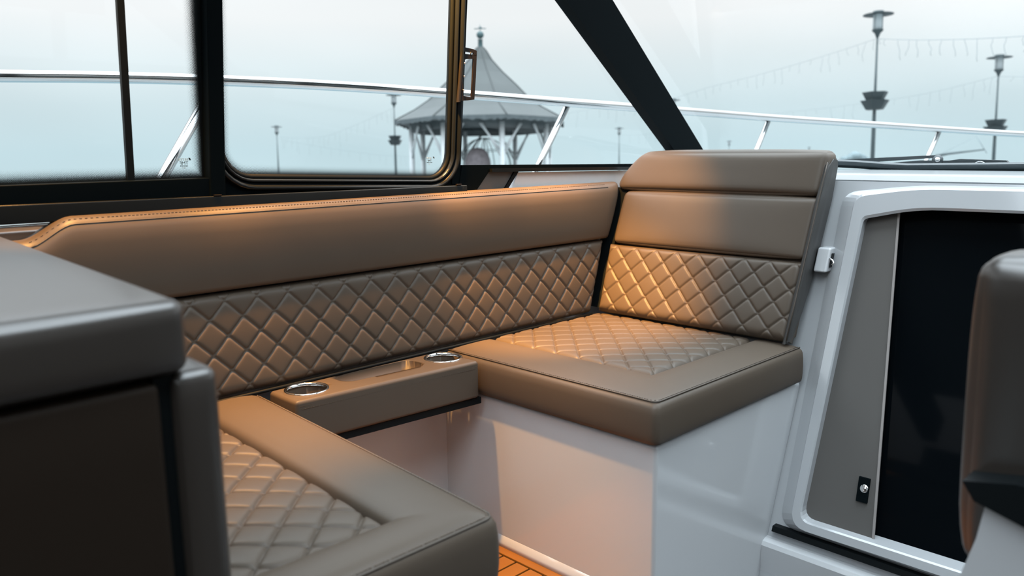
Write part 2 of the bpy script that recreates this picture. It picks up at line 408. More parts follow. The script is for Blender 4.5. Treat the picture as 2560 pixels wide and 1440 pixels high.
finish('seal_strip', prism([wside(1.98, -.08, .018), wside(2.0, -.08, .018), wside(1.915, -.18, .018), wside(1.90, -.18, .018)], (0, .02, 0)), M['rubber'], w3, smooth=False)
box('trim_4', -1.6, 2.05, 1.93, 2.04, .79, 1.0, M['black'], r=0, kind='structure', label='black header above the port windows')
# slanting pillar
PILP = [(3.21, -.045), (2.985, -.045), (2.262, .507), (1.80, .86), (2.10, .88), (2.52, .535)]
PILP = [(3.235, -.075), (3.02, -.075), (2.262, .507), (1.80, .86), (2.10, .88), (2.53, .535)]
pl = finish('trim_5', prism([(x*.970, 1.940, z*.970) for x, z in PILP], (0, .045, 0)), M['black'], smooth=False, kind='structure', label='slanting black windscreen pillar')
pl2 = finish('trim_6', prism([(x, -2.055, z) for x, z in PILP], (0, .07, 0)), M['black'], smooth=False, kind='structure')
box('trim_7', 1.85, 2.12, -2.0, 2.0, .86, 1.0, M['black'], r=0, kind='structure')
# starboard windows
w4 = empty('window_4', (1, -2.0, 0), kind='structure')
box('bottom_rail', -1.6, 3.25, -2.05, -1.99, .05, .12, M['black'], w4, r=0)
for x in (-.7, .5, 1.75): box('window_post', x, x+.07, -2.04, -1.99, -.05, .8, M['black'], w4, r=0)
box('header', -1.6, 2.05, -2.05, -1.94, .42, 1.0, M['black'], w4, r=0)
b = bmesh.new(); b.faces.new([b.verts.new(q) for q in ((-1.6, -2.02, -.06), (3.2, -2.02, -.06), (2.0, -2.02, .8), (-1.6, -2.02, .8))])
finish('pane', b, GL, w4, smooth=False)
# windscreen
w5 = empty('window_5', (3.25, 0, -.08), kind='structure', label='raked windscreen forward of the bulkhead')
b = bmesh.new(); b.faces.new([b.verts.new(q) for q in ((3.26, -2.0, -.09), (3.26, 2.0, -.09), (2.08, 2.0, .87), (2.08, -2.0, .87))])
finish('pane', b, GL, w5, smooth=False)
gp = [(3.27, 1.95, -.064), (3.27, 1.47, -.078), (3.275, 1.36, -.082), (3.28, 1.25, -.090), (3.285, 1.17, -.094), (3.285, 1.05, -.092), (3.285, .6, -.084), (3.285, -2, -.084)]
b = bmesh.new()
rings = []
for p in gp:
    x, y, z = p; rings.append([b.verts.new(q) for q in ((x-.012, y, z-.009), (x-.012, y, z+.006), (x+.004, y, z+.012), (x+.03, y, z+.010), (x+.03, y, z-.02), (x, y, z-.02))])
for a, c in zip(rings, rings[1:]):
    for k in range(6): b.faces.new((a[k], a[(k+1) % 6], c[(k+1) % 6], c[k]))
finish('gasket', b, M['wiper'], w5, smooth=False)

# ---- bulkhead, dash and companionway
def rp(P, R, n=5):
    o = []
    for i, p in enumerate(P):
        p = Vector(p); a = (Vector(P[i-1])-p).normalized(); b = (Vector(P[(i+1) % len(P)])-p).normalized(); A, B = p+a*R[i], p+b*R[i]
        for k in range(n+1):
            t = k/n; q = A*(1-t)**2+p*2*t*(1-t)+B*t*t; o.append((q.x, q.y))
    return o
OUT = rp([(1.064, -.160), (.887, -.133), (-.35, -.128), (-.35, -1.125), (1.052, -1.133)], (.035, .07, .02, .02, .055))
INN = rp([(1.022, -.233), (.873, -.198), (-.28, -.194), (-.28, -1.098), (1.022, -1.106)], (.014, .07, .02, .02, .035))
OO = rp([(1.112, -.156), (.887, -.129), (-.40, -.124), (-.40, -1.15), (1.092, -1.150)], (.045, .07, .02, .02, .055))
def fb(y, z, d): return (BX(z)-d, y, z)
M['frame'] = mat('grey_white_moulding', (.41, .425, .44), .16, coat=.5)
bk = empty('wall_forward', (2.3, .5, -1.2), kind='structure', label='white moulded bulkhead behind the forward seat')
# the bulkhead skin: ring from the frame's foot to the big outer border
BIG = rp([(2.03, -.116), (.887, -.122), (-1.99, -.120), (-1.99, Z0), (2.03, Z0)], (.001,)*5)
finish('skin', ringmesh([(BIG, 0), (OO, 0), (OO, -.05), (BIG, -.05)], fb), M['frame'], bk, smooth=False)
d1 = empty('door_1', (2.3, .5, -1.12), kind='structure', label='companionway with white moulded frame, dark smoked door and grey sliding panel')
b = ringmesh([(OO, -.002), (OO, .004), (OUT, .030), ([((o[0]*.9+i[0]*.1), (o[1]*.9+i[1]*.1)) for o, i in zip(OUT, INN)], .036), ([((o[0]*.12+i[0]*.88), (o[1]*.12+i[1]*.88)) for o, i in zip(OUT, INN)], .036), (INN, .031), (INN, -.06), (OO, -.06)], fb)
finish('door_frame', b, M['frame'], d1, smooth=False)
# grey panel just behind the frame and the smoked door
def fbd(d): return lambda y, z: (BX(z)-d, y, z)
q = fbd(.004)
gpn = finish('sliding_panel', prism([q(1.06, -.18), q(.9375, -.18), q(.816, -1.14), q(1.06, -1.14)], (.012, 0, 0)), M['greypanel'], d1, smooth=False, label='grey sliding door panel')
finish('edge_strip', prism([q(.9375, -.18), q(.931, -.18), q(.8095, -1.14), q(.816, -1.14)], (-.004, 0, 0)), mat('edge_strip', (.27, .25, .24), .35), d1, smooth=False)
lk = finish('lock', lathe([(0, .008), (.010, .008), (.013, .004), (.014, 0)], q(.868, -.985), FN, 16), M['chrome'], d1)
finish('lock_plate', prism([q(.888, -.955), q(.856, -.955), q(.852, -1.02), q(.884, -1.02)], (-.006, 0, 0)), M['black'], d1, smooth=False)
q = fbd(-.022)
finish('smoked_door', prism([q(1.06, -.17), q(-.35, -.17), q(-.35, -1.14), q(1.06, -1.14)], (.012, 0, 0)), M['smoked'], d1, smooth=False)
# rubber strip and moulded step under the frame
b = bmesh.new()
strip = [(1.104, -1.150), (1.104, -1.166), (.35, -1.166), (.35, -1.150)]
finish('trim_8', prism([fb(y, z, .022) for y, z in strip], (.03, 0, 0)), M['rubber'], smooth=False, kind='structure', label='black rubber strip along the foot of the companionway frame')
finish('trim_9', prism([(2.165, 1.13, -1.205), (2.165, -1.9, -1.205), (2.18, -1.9, -1.188), (2.22, -1.9, -1.184), (2.22, 1.13, -1.184), (2.18, 1.13, -1.188)][:0] or [(2.165, 1.13, Z0), (2.165, 1.13, -1.208), (2.172, 1.13, -1.196), (2.19, 1.13, -1.190), (2.30, 1.13, -1.188), (2.30, 1.13, Z0)], (0, -3.0, 0)), M['gelcoat'], smooth=False, kind='structure', label='white moulded step at the foot of the bulkhead')
# dash shelf between bulkhead and windscreen
prof = [(2.612, -.118), (2.70, -.112), (2.76, -.108), (2.775, -.104), (2.80, -.1025), (3.29, -.106), (3.29, -.16), (2.62, -.16)]
M['dash'] = mat('dash_reflection_grey', (.20, .225, .235), .3, coat=.3)  # grey base colour stands for the dark reflection on the shelf
finish('trim_10', prism([(x, 2.03, z) for x, z in prof], (0, -4.0, 0)), M['dash'], smooth=False, kind='structure', label='glossy dash shelf under the windscreen, a dark reflection put into its grey colour')

# ---- seat bases
def base_box(name, x0, x1, y0, y1, z0, z1, r, m, parent=None, fn=None, **k): return finish(name, bbox(x0, x1, y0, y1, z0, z1, r, 4, fn), m, parent, wn_=True, **k)
sb = empty('bench_locker', (1.95, 1.5, Z0), label='white moulded box carrying the forward seat cushion', cat='locker')
base_box('shell', 1.604, 2.45, 1.122, 2.03, Z0, -.738, .012, M['gelcoat'], sb, fn=lambda x, y, z: (min(x, BX(z)-.003), y, z))
# coved foot towards the floor
b = bmesh.new()
cove = [(1.612, FZ+.034), (1.602, FZ+.028), (1.594, FZ+.012), (1.590, FZ), (1.612, FZ)]
prism([(x, 1.14, z) for x, z in cove], (0, .86, 0), b)
finish('foot_cove', b, M['gelcoat'], sb)
# recessed back panel of the foot well
box('wall_port.001', -.3, 1.61, 1.93, 1.99, FZ, -.74, M['gelcoat'], r=.003, kind='structure', label='white panel at the back of the foot well')
ab = empty('bench_locker', (.3, 1.5, Z0), label='white moulded box carrying the near quilted seat cushion', cat='locker')
base_box('shell', -.3, .84, 1.02, 1.925, FZ, -.755, .012, M['gelcoat'], ab)

# ------------------------------------------------------------------ forward seat cushion
fs = empty('seat_cushion', (1.95, 1.5, -.733), label='taupe leather seat cushion with quilted top in the far corner', cat='seat cushion')
TOPZ = -.622
ledge = lambda x: TOPZ
def fsf(x, y, z):
    # soft crown
    t = max(0, min(1, (z+.733)/.11)); return (x, y, z)
QX0, QX1, QY0, QY1 = 1.795, 2.345, 1.275, 1.905
body = softbox(1.590, 2.353, 1.116, 1.905, -.733, TOPZ-.018, .014, .002, (20, 20, 4))
o = finish('body', body, M['leather'], fs)
# border: two flat strips mitred round the quilted field
def strip_bm(poly_in, poly_out, zi, zo, dz, n=14, rnd=.014):
    """band from the inner edge to the outer edge, rolled over at the outer edge and dipped at the inner"""
    b = bmesh.new(); rows = []
    prof = [(0, -.016), (.012, -.006), (.04, -.0005), (.10, .003), (.3, .004), (.6, .003), (.80, .001), (.885, -.001), (.93, -.0035), (.965, -.008), (.99, -.016), (1.003, -.032), (1.008, -.055), (1.008, -.080), (1.0, -.097), (.985, -.107), (.95, -.111)]
    for t, h in prof:
        rows.append([b.verts.new((pi[0]+(po[0]-pi[0])*t, pi[1]+(po[1]-pi[1])*t, zi+h)) for pi, po in zip(poly_in, poly_out)])
    for a, c in zip(rows, rows[1:]):
        for k in range(len(a)-1): b.faces.new((a[k], a[k+1], c[k+1], c[k]))
    return b
def lerp(a, b, t): return (a[0]+(b[0]-a[0])*t, a[1]+(b[1]-a[1])*t)
def dens(poly, n=16):
    o = []
    for a, b in zip(poly, poly[1:]):
        for i in range(n): o.append(lerp(a, b, i/n))
    return o+[poly[-1]]
def arc(c, r, a0, a1, n=6): return [(c[0]+r*math.cos(math.radians(a0+(a1-a0)*i/n)), c[1]+r*math.sin(math.radians(a0+(a1-a0)*i/n))) for i in range(n+1)]
ra = 6
inn = [(QX0, 1.905), (QX0+.003, QY0+.003)] + [(QX0+.003, QY0+.003)]*ra + [(2.30, QY0), (2.355, QY0)]
out = [(1.584, 1.905), (1.583, 1.140)] + arc((1.603, 1.128), .020, 180, 270, ra-1)[0:] + [(2.32, 1.1085), (2.355, 1.1085)]
out = out[:2]+out[2:2+ra]+out[-2:]
def refine(inn, out, n=10):
    A, B = [], []
    for (a, a2), (c, c2) in zip(zip(inn, inn[1:]), zip(out, out[1:])):
        m = n if math.dist(c, c2) > .08 else 1
        for i in range(m): A.append(lerp(a, a2, i/m)); B.append(lerp(c, c2, i/m))
    return A+[inn[-1]], B+[out[-1]]
A_, B_ = refine(inn, out)
finish('border', strip_bm(A_, B_, TOPZ, TOPZ, 0), M['leather'], fs)
# double seam along the edge
seam = [lerp(a, c, .925) for a, c in zip(A_, B_)]
finish('piping', tube([(x, y, TOPZ-.0005) for x, y in seam], .0022, n=6), M['seam'], fs)
stitches([(*lerp(a, c, .895), TOPZ+.0004) for a, c in zip(A_, B_)], M['seam'], fs)
# quilted field
def fq(s, t): x = QX0+(QX1-QX0)*s; y = QY0+(QY1-QY0)*t; return (x, y, TOPZ-.002+.007*math.sin(math.pi*min(1, s*1.0))*math.sin(math.pi*t)**.5)
finish('quilted_panel', quiltgrid(235, 265, fq, lambda s, t, p: quilt(p.x, p.y, 2.082, 1.546, p=.092), lambda s, t: min(s*(QX1-QX0), t*(QY1-QY0), 1, 1), (0, 0, 1), drop=.010), M['leather'], fs)
quiltseams(lambda u, v: fq((u-QX0)/(QX1-QX0), (v-QY0)/(QY1-QY0)), 2.082, 1.546, .092, (QX0, QX1, QY0, QY1), (0, 0, 1), lambda u, v: min(u-QX0, v-QY0, QX1-u, QY1-v), .010, M['seam'], fs)

# ------------------------------------------------------------------ forward backrest
fbk = empty('backrest', (2.4, 1.5, -.612), label='tall taupe leather backrest with quilted foot against the bulkhead', cat='backrest')
def fwd(s_off):  # returns map (y, z, d) -> point, d outwards
    return lambda y, z, d: (FX(z)-d, y, z)
# quilted lower part
zq0, zq1 = -.604, -.364
def yl(z): return SY(z)-.006
def yr(z): return 1.152-.016*(z+.62)
def pq(s, t):
    z = zq0+(zq1-zq0)*t; y = yr(z)+(yl(z)-yr(z))*s
    return (FX(z)+.004, y, z)
cz = math.sqrt(1+KF*KF)
finish('quilted_panel', quiltgrid(320, 112, pq, lambda s, t, p: quilt(p.y, p.z*cz, 1.265, -.371*cz), lambda s, t: min(s*.75, (1-s)*.75, t*.265, (1-t)*.265), FN, drop=.014, thick=.03), M['leather'], fbk)
quiltseams(lambda u, v: (FX(v/cz)+.004, u, v/cz), 1.265, -.371*cz, P_Q, (yr(-.6), 1.93, zq0*cz, zq1*cz), FN, lambda u, v: min(u-yr(v/cz), yl(v/cz)-u, v-zq0*cz, zq1*cz-v), .014, M['seam'], fbk)
# plain middle cushion and head cushion: rounded slabs along the slope
def slab(y0, y1, z0, z1, thick, r, puff, corner=None, n=(6, 18, 10), flare=0):
    # local: a = depth (0 front), y, z along the slope
    def fn(x, y, z):
        yy = y
        if corner:   # cut the port top corner
            zc, dy = corner
            t = max(0, (z-zc)/(z1-zc)); k = (y-y0)/(y1-y0)
            yy = y - dy*(t**1.6)*max(0, k)**3
        if flare: 
            k = (y-y0)/(y1-y0); yy = yy - flare*(z+.62)*(1-k)
        return (FX(z)+x, yy, z)
    return softbox(0, thick, y0, y1, z0, z1, r, puff, n, fn)
finish('middle_cushion', slab(1.157, 1.905, -.360, -.172, .07, .016, .006, flare=.016), M['leather'], fbk)
finish('head_cushion', slab(1.157, 1.945, -.166, -.026, .075, .022, .007, corner=(-.15, .085), flare=.016), M['leather'], fbk)
# side gusset on the gangway side, its shade put into the colour
gs = [(FX(z)+t, z) for z, t in ((-.612, -.002), (-.36, -.002), (-.166, -.002), (-.07, .006), (-.046, .03), (-.05, .062), (-.075, .078), (-.18, .085), (-.30, .080), (-.415, .074), (-.52, .058), (-.600, .034), (-.612, .022))]
b = bmesh.new()
prism([(x, 1.146, z) for x, z in gs], (0, .014, 0), b)
bmesh.ops.bevel(b, geom=[e for e in b.edges if abs(e.verts[0].co.y-1.146) < 1e-4 and abs(e.verts[1].co.y-1.146) < 1e-4], offset=.006, segments=4, affect='EDGES')
for v in b.verts: v.co.y -= .016*(v.co.z+.62)
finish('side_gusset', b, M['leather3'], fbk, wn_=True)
finish('core', prism([(FX(z)+.03 if i else FX(z)+.03, 1.16, z) for i, z in enumerate((-.605, -.06))]+[(FX(-.06)+.085, 1.16, -.06), (FX(-.605)+.085, 1.16, -.605)], (0, .73, 0)), M['leather'], fbk, smooth=False)
finish('piping', tube([(FX(z)-.003, 1.150-.016*(z+.62), z) for z in (-.60, -.5, -.4, -.3, -.2, -.1, -.06)], .0018, n=6), M['seam'], fbk)
lt = empty('latch', (2.52, 1.14, -.37), label='white latch block with chrome hook beside the tall backrest', cat='latch')
box('latch_body', 2.470, 2.53, 1.098, 1.140, -.40, -.325, M['gelcoat'], lt, r=.006, fn=lambda x, y, z: (x+KF*(z+.37), y, z))
finish('hook', tube([(2.480, 1.098, -.356), (2.482, 1.088, -.362), (2.480, 1.083, -.370), (2.476, 1.087, -.376)], .003, n=8), M['chrome'], lt)
box('keeper_plate', 2.484, 2.496, 1.093, 1.099, -.385, -.342, M['blackgloss'], lt, r=.001, fn=lambda x, y, z: (x+KF*(z+.37), y, z))

# ------------------------------------------------------------------ side backrest
sbk = empty('backrest', (1.4, 1.95, -.612), label='long low taupe leather backrest with quilted lower half under the windows', cat='backrest')
XL = .475
def px(s, z): xe = FX(z)-.012; return XL+(xe-XL)*s
def psq(s, t):
    z = -.612+(.262)*t; return (px(s, z), SY(z)+.004, z)
SN = Vector((0, -1, .074)).normalized()
finish('quilted_panel', quiltgrid(800, 112, psq, lambda s, t, p: quilt(p.x, p.z, .811, -.371), lambda s, t: min(s*1.9, (1-s)*1.9, t*.262, (1-t)*.262), SN, drop=.012, thick=.035), M['leather'], sbk)
quiltseams(lambda u, v: (u, SY(v)+.004, v), .811, -.371, P_Q, (XL, 2.45, -.612, -.350), SN, lambda u, v: min(u-XL, px(1, v)-u, v+.612, -.350-v), .012, M['seam'], sbk)
def topz(x):
    # shoulder drops at the aft end
    if x > .575: return -.137
    if x < .47: return -.182
    t = (x-.47)/.105; t = t*t*(3-2*t); return -.182+.045*t
b = bmesh.new(); rows = []
xs = [.445, .45, .455]+[.46+.0115*i for i in range(16)]+[.60+.045*i for i in range(1, 42)]
xs = sorted(set(x for x in xs if x < 2.36))+[2.37, 2.40, 2.415, 2.422, 2.425]
for x in xs:
    zt = topz(x); zb = -.346; H = zt-zb; end = 0
    if x > 2.40: end = (x-2.40)/.025
    prof = [(.012, 0), (.002, .001), (-.005, .005), (-.009, .014), (-.015, H*.25), (-.020, H*.5), (-.022, H*.7), (-.020, H-.035), (-.013, H-.016), (-.002, H-.006), (.014, H-.001), (.03, H), (.048, H-.002), (.062, H-.012), (.066, H-.03), (.066, 0)]
    row = []
    for dy, h in prof:
        z = zb+h; xx = x+(KF*(z+.346)) * max(0, min(1, (x-1.9)/.5))
        dy2 = dy + (.022-dy)*.35*(end**2)
        row.append(b.verts.new((xx, SY(z)+dy2, z)))
    rows.append(row)
for a, c in zip(rows, rows[1:]):
    for k in range(len(a)): b.faces.new((a[k], a[(k+1) % len(a)], c[(k+1) % len(c)], c[k]))
b.faces.new(rows[0]); b.faces.new(rows[-1][::-1])
finish('upper_cushion', b, M['leather'], sbk)
seamp = [(x+(KF*(topz(x)+.33))*max(0, min(1, (x-1.9)/.5)), SY(topz(x))-.0148, topz(x)-.017) for x in xs[5:-5]]
finish('piping', tube(seamp, .0016, n=6), M['seam'], sbk)
stitches([(p[0], p[1]-.0015, p[2]-.006) for p in seamp], M['thread'], sbk, step=.009, ln=.005)
stitches([(p[0], p[1]+.0105, p[2]+.0105) for p in seamp], M['thread'], sbk, step=.009, ln=.005)
finish('core', prism([(XL, SY(z)+d, z) for z, d in ((-.61, .03), (-.2, .03), (-.2, .06), (-.61, .06))], (1.85, 0, 0)), M['rubber'], sbk, smooth=False)
finish('foot_piping', tube([(x, SY(-.615)-.004, -.617) for x in (XL, 1, 1.7, 2.30)], .005, n=6), M['rubber'], sbk)

box('corner_shade_backing', 2.33, 2.395, 1.912, 1.985, -.60, -.16, M['rubber'], fbk, r=0, fn=lambda x, y, z: (x+KF*(z+.62)+.012, y, z))  # dark backing added to give the corner gap its shade

# ------------------------------------------------------------------ console with cup holders
co = empty('console', (1.26, 1.83, -.735), label='leather armrest console with two steel cup holders and a slot between the seats', cat='console')
yf = lambda x: 1.768-(x-.95)*.075
me_b = softbox(.985, 1.562, 0, .18, -.730, -.618, .010, .002, (24, 8, 5), fn=lambda x, y, z: (x, yf(x)+y*(1.900-yf(x))/.18, z))
body = finish('console_body', me_b, M['leather'], co)
def cutter(bm):
    for v in bm.verts: v.co = T(v.co)
    bmesh.ops.recalc_face_normals(bm, faces=bm.faces)
    me = bpy.data.meshes.new('cut'); bm.to_mesh(me); bm.free(); o = bpy.data.objects.new('cut', me); COL.objects.link(o); return o
CUPS = [(1.062, 1.843), (1.512, 1.826)]
cut_objs = []
for cxy in CUPS:
    b = lathe([(0, -.09), (.052, -.09), (.052, .03), (0, .03)], (cxy[0], cxy[1], TOPZ), n=40); cut_objs.append(cutter(b))
sl = [(x, z) for x, z in rrect(1.165, 1.425, 1.812, 1.900, .030, 6)]
b = bmesh.new(); prism([(x, y-.075*(x-1.165), TOPZ-.045) for x, y in sl], (0, 0, .08), b); cut_objs.append(cutter(b))
bpy.context.view_layer.update()
for c in cut_objs:
    md = body.modifiers.new('b', 'BOOLEAN'); md.object = c; md.operation = 'DIFFERENCE'; md.solver = 'EXACT'
dg = bpy.context.evaluated_depsgraph_get(); nm = bpy.data.meshes.new_from_object(body.evaluated_get(dg)); body.modifiers.clear(); body.data = nm
for c in cut_objs: bpy.data.objects.remove(c, do_unlink=True)
md = body.modifiers.new('wn', 'WEIGHTED_NORMAL')
for p in body.data.polygons: p.use_smooth = True
body.data.set_sharp_from_angle(angle=math.radians(38))
for cxy in CUPS:
    h = finish('cup_holder', lathe([(.0485, -.004), (.0490, .0), (.0500, .0030), (.0520, .0048), (.0560, .0048), (.0580, .0032), (.0585, .0005), (.055, -.002), (.0495, -.004)], (cxy[0], cxy[1], TOPZ+.003), n=56), M['chrome'], co)
    finish('cup_well', lathe([(0, -.070), (.030, -.071), (.042, -.069), (.0475, -.062), (.0488, -.002), (.0505, -.002), (.0505, -.08), (0, -.08)], (cxy[0], cxy[1], TOPZ+.003), n=56), M['shadesteel'], h)
box('slot_lining', 1.165, 1.425, 1.79, 1.885, TOPZ-.050, TOPZ-.043, M['rubber'], co, r=0)
finish('piping', tube([(x, yf(x)+.0015, TOPZ-.0115) for x in (.995, 1.1, 1.2, 1.4, 1.553)], .0022, n=6), M['seam'], co)
stitches([(1.0+i*.055, yf(1.0+i*.055)-.001, TOPZ-.018) for i in range(11)], M['seam'], co)
box('support_rail', .985, 1.576, 1.80, 1.93, -.752, -.732, M['rubber'], co, r=.002, fn=lambda x, y, z: (x, y if y > 1.85 else yf(x)+.010, z))

# ------------------------------------------------------------------ near seat cushion
ns_ = empty('seat_cushion', (.5, 1.4, -.75), label='near taupe leather seat cushion with sunken quilted top and wide plain border', cat='seat cushion')
ox = lambda y: .912+(y-.95)*.062       # outer edge leans outwards
ix = lambda y: .757+(y-1.074)*.045
def nsb(x, y, z): return (x if x < .6 else x*1.0+(ox(y)-.93)*((x-.6)/.33), y, z)
finish('body', softbox(.418, .922, .960, 1.900, -.750, -.662, .022, .002, (24, 20, 5), nsb), M['leather'], ns_)
cor = arc((.889, .977), .024, 0, -90, ra-1)
inn = [(ix(1.90), 1.903)] + [(ix(1.3), 1.3)] + [(.757, 1.074)] + [(.757, 1.074)]*ra + [(.55, 1.074), (.425, 1.074)]
out = [(ox(1.90), 1.903)] + [(ox(1.3), 1.3)] + [(ox(1.06), 1.06)] + cor + [(.55, .953), (.425, .953)]
A_, B_ = refine(inn, out)
def nb(b_, z): return b_
b = bmesh.new(); rows = []
prof = [(0, -.030), (.01, -.012), (.04, -.004), (.10, .001), (.25, .005), (.5, .006), (.7, .004), (.82, .001), (.90, -.004), (.955, -.011), (.99, -.022), (1.004, -.040), (1.012, -.065), (1.012, -.095), (1.002, -.115), (.985, -.126), (.95, -.130)]
for t, h in prof: rows.append([b.verts.new((*lerp(pi, po, t), -.620+h)) for pi, po in zip(A_, B_)])
for a, c in zip(rows, rows[1:]):
    for k in range(len(a)-1): b.faces.new((a[k], a[k+1], c[k+1], c[k]))
finish('border', b, M['leather'], ns_)
finish('piping', tube([(*lerp(a, c, .93), -.6265) for a, c in zip(A_, B_)], .0022, n=6), M['seam'], ns_)
stitches([(*lerp(a, c, .90), -.6225) for a, c in zip(A_, B_)], M['thread'], ns_)
NX0, NX1, NY0, NY1 = .422, .775, 1.068, 1.90
def nq(s, t):
    y = NY0+(NY1-NY0)*t; xr = ix(y)+.006; x = NX0+(xr-NX0)*s
    return (x, y, -.640+.010*math.sin(math.pi*t)**.5*math.sin(math.pi*min(1, s))**.6)
finish('quilted_panel', quiltgrid(170, 380, nq, lambda s, t, p: quilt(p.x, p.y, .674, 1.437, A=.0060, p=.094, w=.0036, dome=.003), lambda s, t: min(s, (1-s)*.57, t*.83, (1-t)*.83), (0, 0, 1), drop=.012, thick=.01), M['leather'], ns_)
quiltseams(lambda u, v: nq((u-NX0)/(ix(v)+.006-NX0), (v-NY0)/(NY1-NY0)), .674, 1.437, .094, (NX0, .80, NY0, NY1), (0, 0, 1), lambda u, v: min(u-NX0, ix(v)+.006-u, v-NY0, NY1-v), .012, M['seam'], ns_)

# ------------------------------------------------------------------ aft backrest in the left foreground
ak = empty('backrest', (.3, 1.4, -.62), label='blurred near backrest in the left foreground with thick rolled head bolster', cat='backrest')
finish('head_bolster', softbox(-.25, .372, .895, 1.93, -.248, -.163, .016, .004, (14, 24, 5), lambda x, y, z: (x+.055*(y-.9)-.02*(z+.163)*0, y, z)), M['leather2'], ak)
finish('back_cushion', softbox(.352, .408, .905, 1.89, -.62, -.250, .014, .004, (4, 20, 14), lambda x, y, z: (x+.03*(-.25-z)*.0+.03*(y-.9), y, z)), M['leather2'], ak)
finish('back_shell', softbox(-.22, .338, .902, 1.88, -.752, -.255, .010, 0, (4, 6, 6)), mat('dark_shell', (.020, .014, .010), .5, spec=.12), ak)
finish('gap_strip', bbox(.335, .356, .915, 1.87, -.74, -.252), M['rubber'], ak, smooth=False)

# ------------------------------------------------------------------ helm seat at the right edge
hs = empty('helm_seat', (1.1, .05, Z0), label='helm seat in shade-darkened leather cut off by the right edge of the photo', cat='seat')
def hf(x, y, z):
    t = (z+.17)/(-.43); return (x+.02*t, y+(.008 if z < -.3 else 0)*0 - max(0, (-.53-z))*.10, z)
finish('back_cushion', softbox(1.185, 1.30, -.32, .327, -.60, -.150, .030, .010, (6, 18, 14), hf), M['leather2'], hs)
finish('arm_bar', prism([(1.15, .312, -.448), (1.15, .25, -.435), (1.15, -.2, -.45), (1.15, -.2, -.53), (1.15, .20, -.50), (1.15, .296, -.472)], (.05, 0, 0)), M['rubber'], hs, smooth=False)
finish('seat_shell', prism([(1.165, .286, -.482), (1.165, .20, -.50), (1.165, -.3, -.53), (1.165, -.3, -1.0), (1.165, .27, -1.0), (1.165, .310, -.595), (1.165, .293, -.53)], (.35, 0, 0)), M['gelcoat'], hs, smooth=False)
box('pedestal', 1.2, 1.5, -.2, .2, Z0, -.98, M['gelcoat'], hs, r=.02)

# ------------------------------------------------------------------ bracket on the window post
bkt = empty('catch_bracket', (1.76, 1.96, .2), label='small bronze-toned open metal catch on the window post', cat='bracket')
def S2(px, py, y=1.955): return aty(px, py, y)
def hole_ring(o4, i4, dep=.006, y=1.955):
    O = [S2(*p, y) for p in o4]; I = [S2(*p, y) for p in i4]; b = bmesh.new()
    n = len(O); L = [[b.verts.new(q) for q in O], [b.verts.new(q) for q in I], [b.verts.new(q+Vector((0, dep, 0))) for q in I], [b.verts.new(q+Vector((0, dep, 0))) for q in O]]
    for a, c in zip(L, L[1:]+L[:1]):
        for k in range(n): b.faces.new((a[k], a[(k+1) % n], c[(k+1) % n], c[k]))
    return b
finish('catch_plate', hole_ring([(1155, 134), (1175, 136), (1192, 138), (1190, 190), (1186, 249), (1170, 251), (1150, 252), (1153, 190)], [(1161, 150), (1168, 147), (1184, 147), (1182, 195), (1179, 241), (1176, 243), (1157, 239), (1159, 195)]), M['bronze'], bkt, smooth=False)
finish('top_plate', hole_ring([(1157, 117), (1184, 123), (1192, 127), (1192, 139), (1175, 137), (1155, 135)], [(1159, 128), (1176, 131), (1185, 132), (1184, 138), (1174, 137), (1158, 134)]), M['bronze'], bkt, smooth=False)
finish('divider', tube([S2(1177, 130), S2(1176.5, 138)], .0016, n=6), M['bronze'], bkt)
finish('flange', prism([S2(1155, 109, 1.953), S2(1158.5, 109, 1.953), S2(1151, 255, 1.953), S2(1147, 255, 1.953)], (0, .02, 0)), mat('flange_metal', (.018, .016, .014), .4, spec=.2), bkt, smooth=False)
for py in (158, 191, 226): finish('screw', lathe([(0, .006), (.0025, .005), (.003, 0)], S2(1160-(py-158)*.035, py), Vector((0, -1, 0)), 10), M['chrome'], bkt)

# ------------------------------------------------------------------ maker's marks printed on the panes (read from outside)
def textmesh(name, body, size, loc, parent, m, ext=.0003):
    cu = bpy.data.curves.new(name, 'FONT'); cu.body = body; cu.size = size*U; cu.extrude = ext; cu.align_x = 'CENTER'
    o = bpy.data.objects.new(name, cu); COL.objects.link(o); bpy.context.view_layer.update()
    me = bpy.data.meshes.new_from_object(o.evaluated_get(bpy.context.evaluated_depsgraph_get())); bpy.data.objects.remove(o, do_unlink=True)
    R = Matrix(((-1, 0, 0), (0, 0, 1), (0, 1, 0))).to_4x4()
    me.transform(Matrix.Translation(T(loc)) @ R)
    return link(name, me, m, parent, smooth=False)
def mark(px, py, s, parent):
    def at(dx, dy): p = aty(px+dx*s, py+dy*s, 1.99); return (p.x, WY(p.z)-.004, p.z)
    p = at(0, 0)
    textmesh('maker_mark', 'ERTEX', .0090*s, at(-3.5, 4.5), parent, M['ink2'])
    textmesh('maker_mark', 'TMF', .0118*s, at(-1, 14), parent, M['ink'])
    for i in range(4):
        a = [at(-10.5+i*5, 15.8), at(-7.2+i*5, 15.6), at(-7.2+i*5, 18.2), at(-10.5+i*5, 18.4)]
        finish('maker_mark', prism(a, (0, -.0004, 0)), M['ink'], parent, smooth=False)
    textmesh('maker_mark', '43R-00', .0032*s, at(-1, 23), parent, M['ink2'])
    finish('maker_mark', prism([at(9, -3.5), at(13.5, -3.5), at(16, 2.5), at(12, 3)], (0, -.0004, 0)), M['ink'], parent, smooth=False)
M['ink'] = mat('printed_ink', (.03, .05, .06), .6); M['ink2'] = mat('printed_ink_pale', (.25, .32, .35), .6)
mark(462, 398, 1.0, w1); mark(1076, 394, .72, w2)

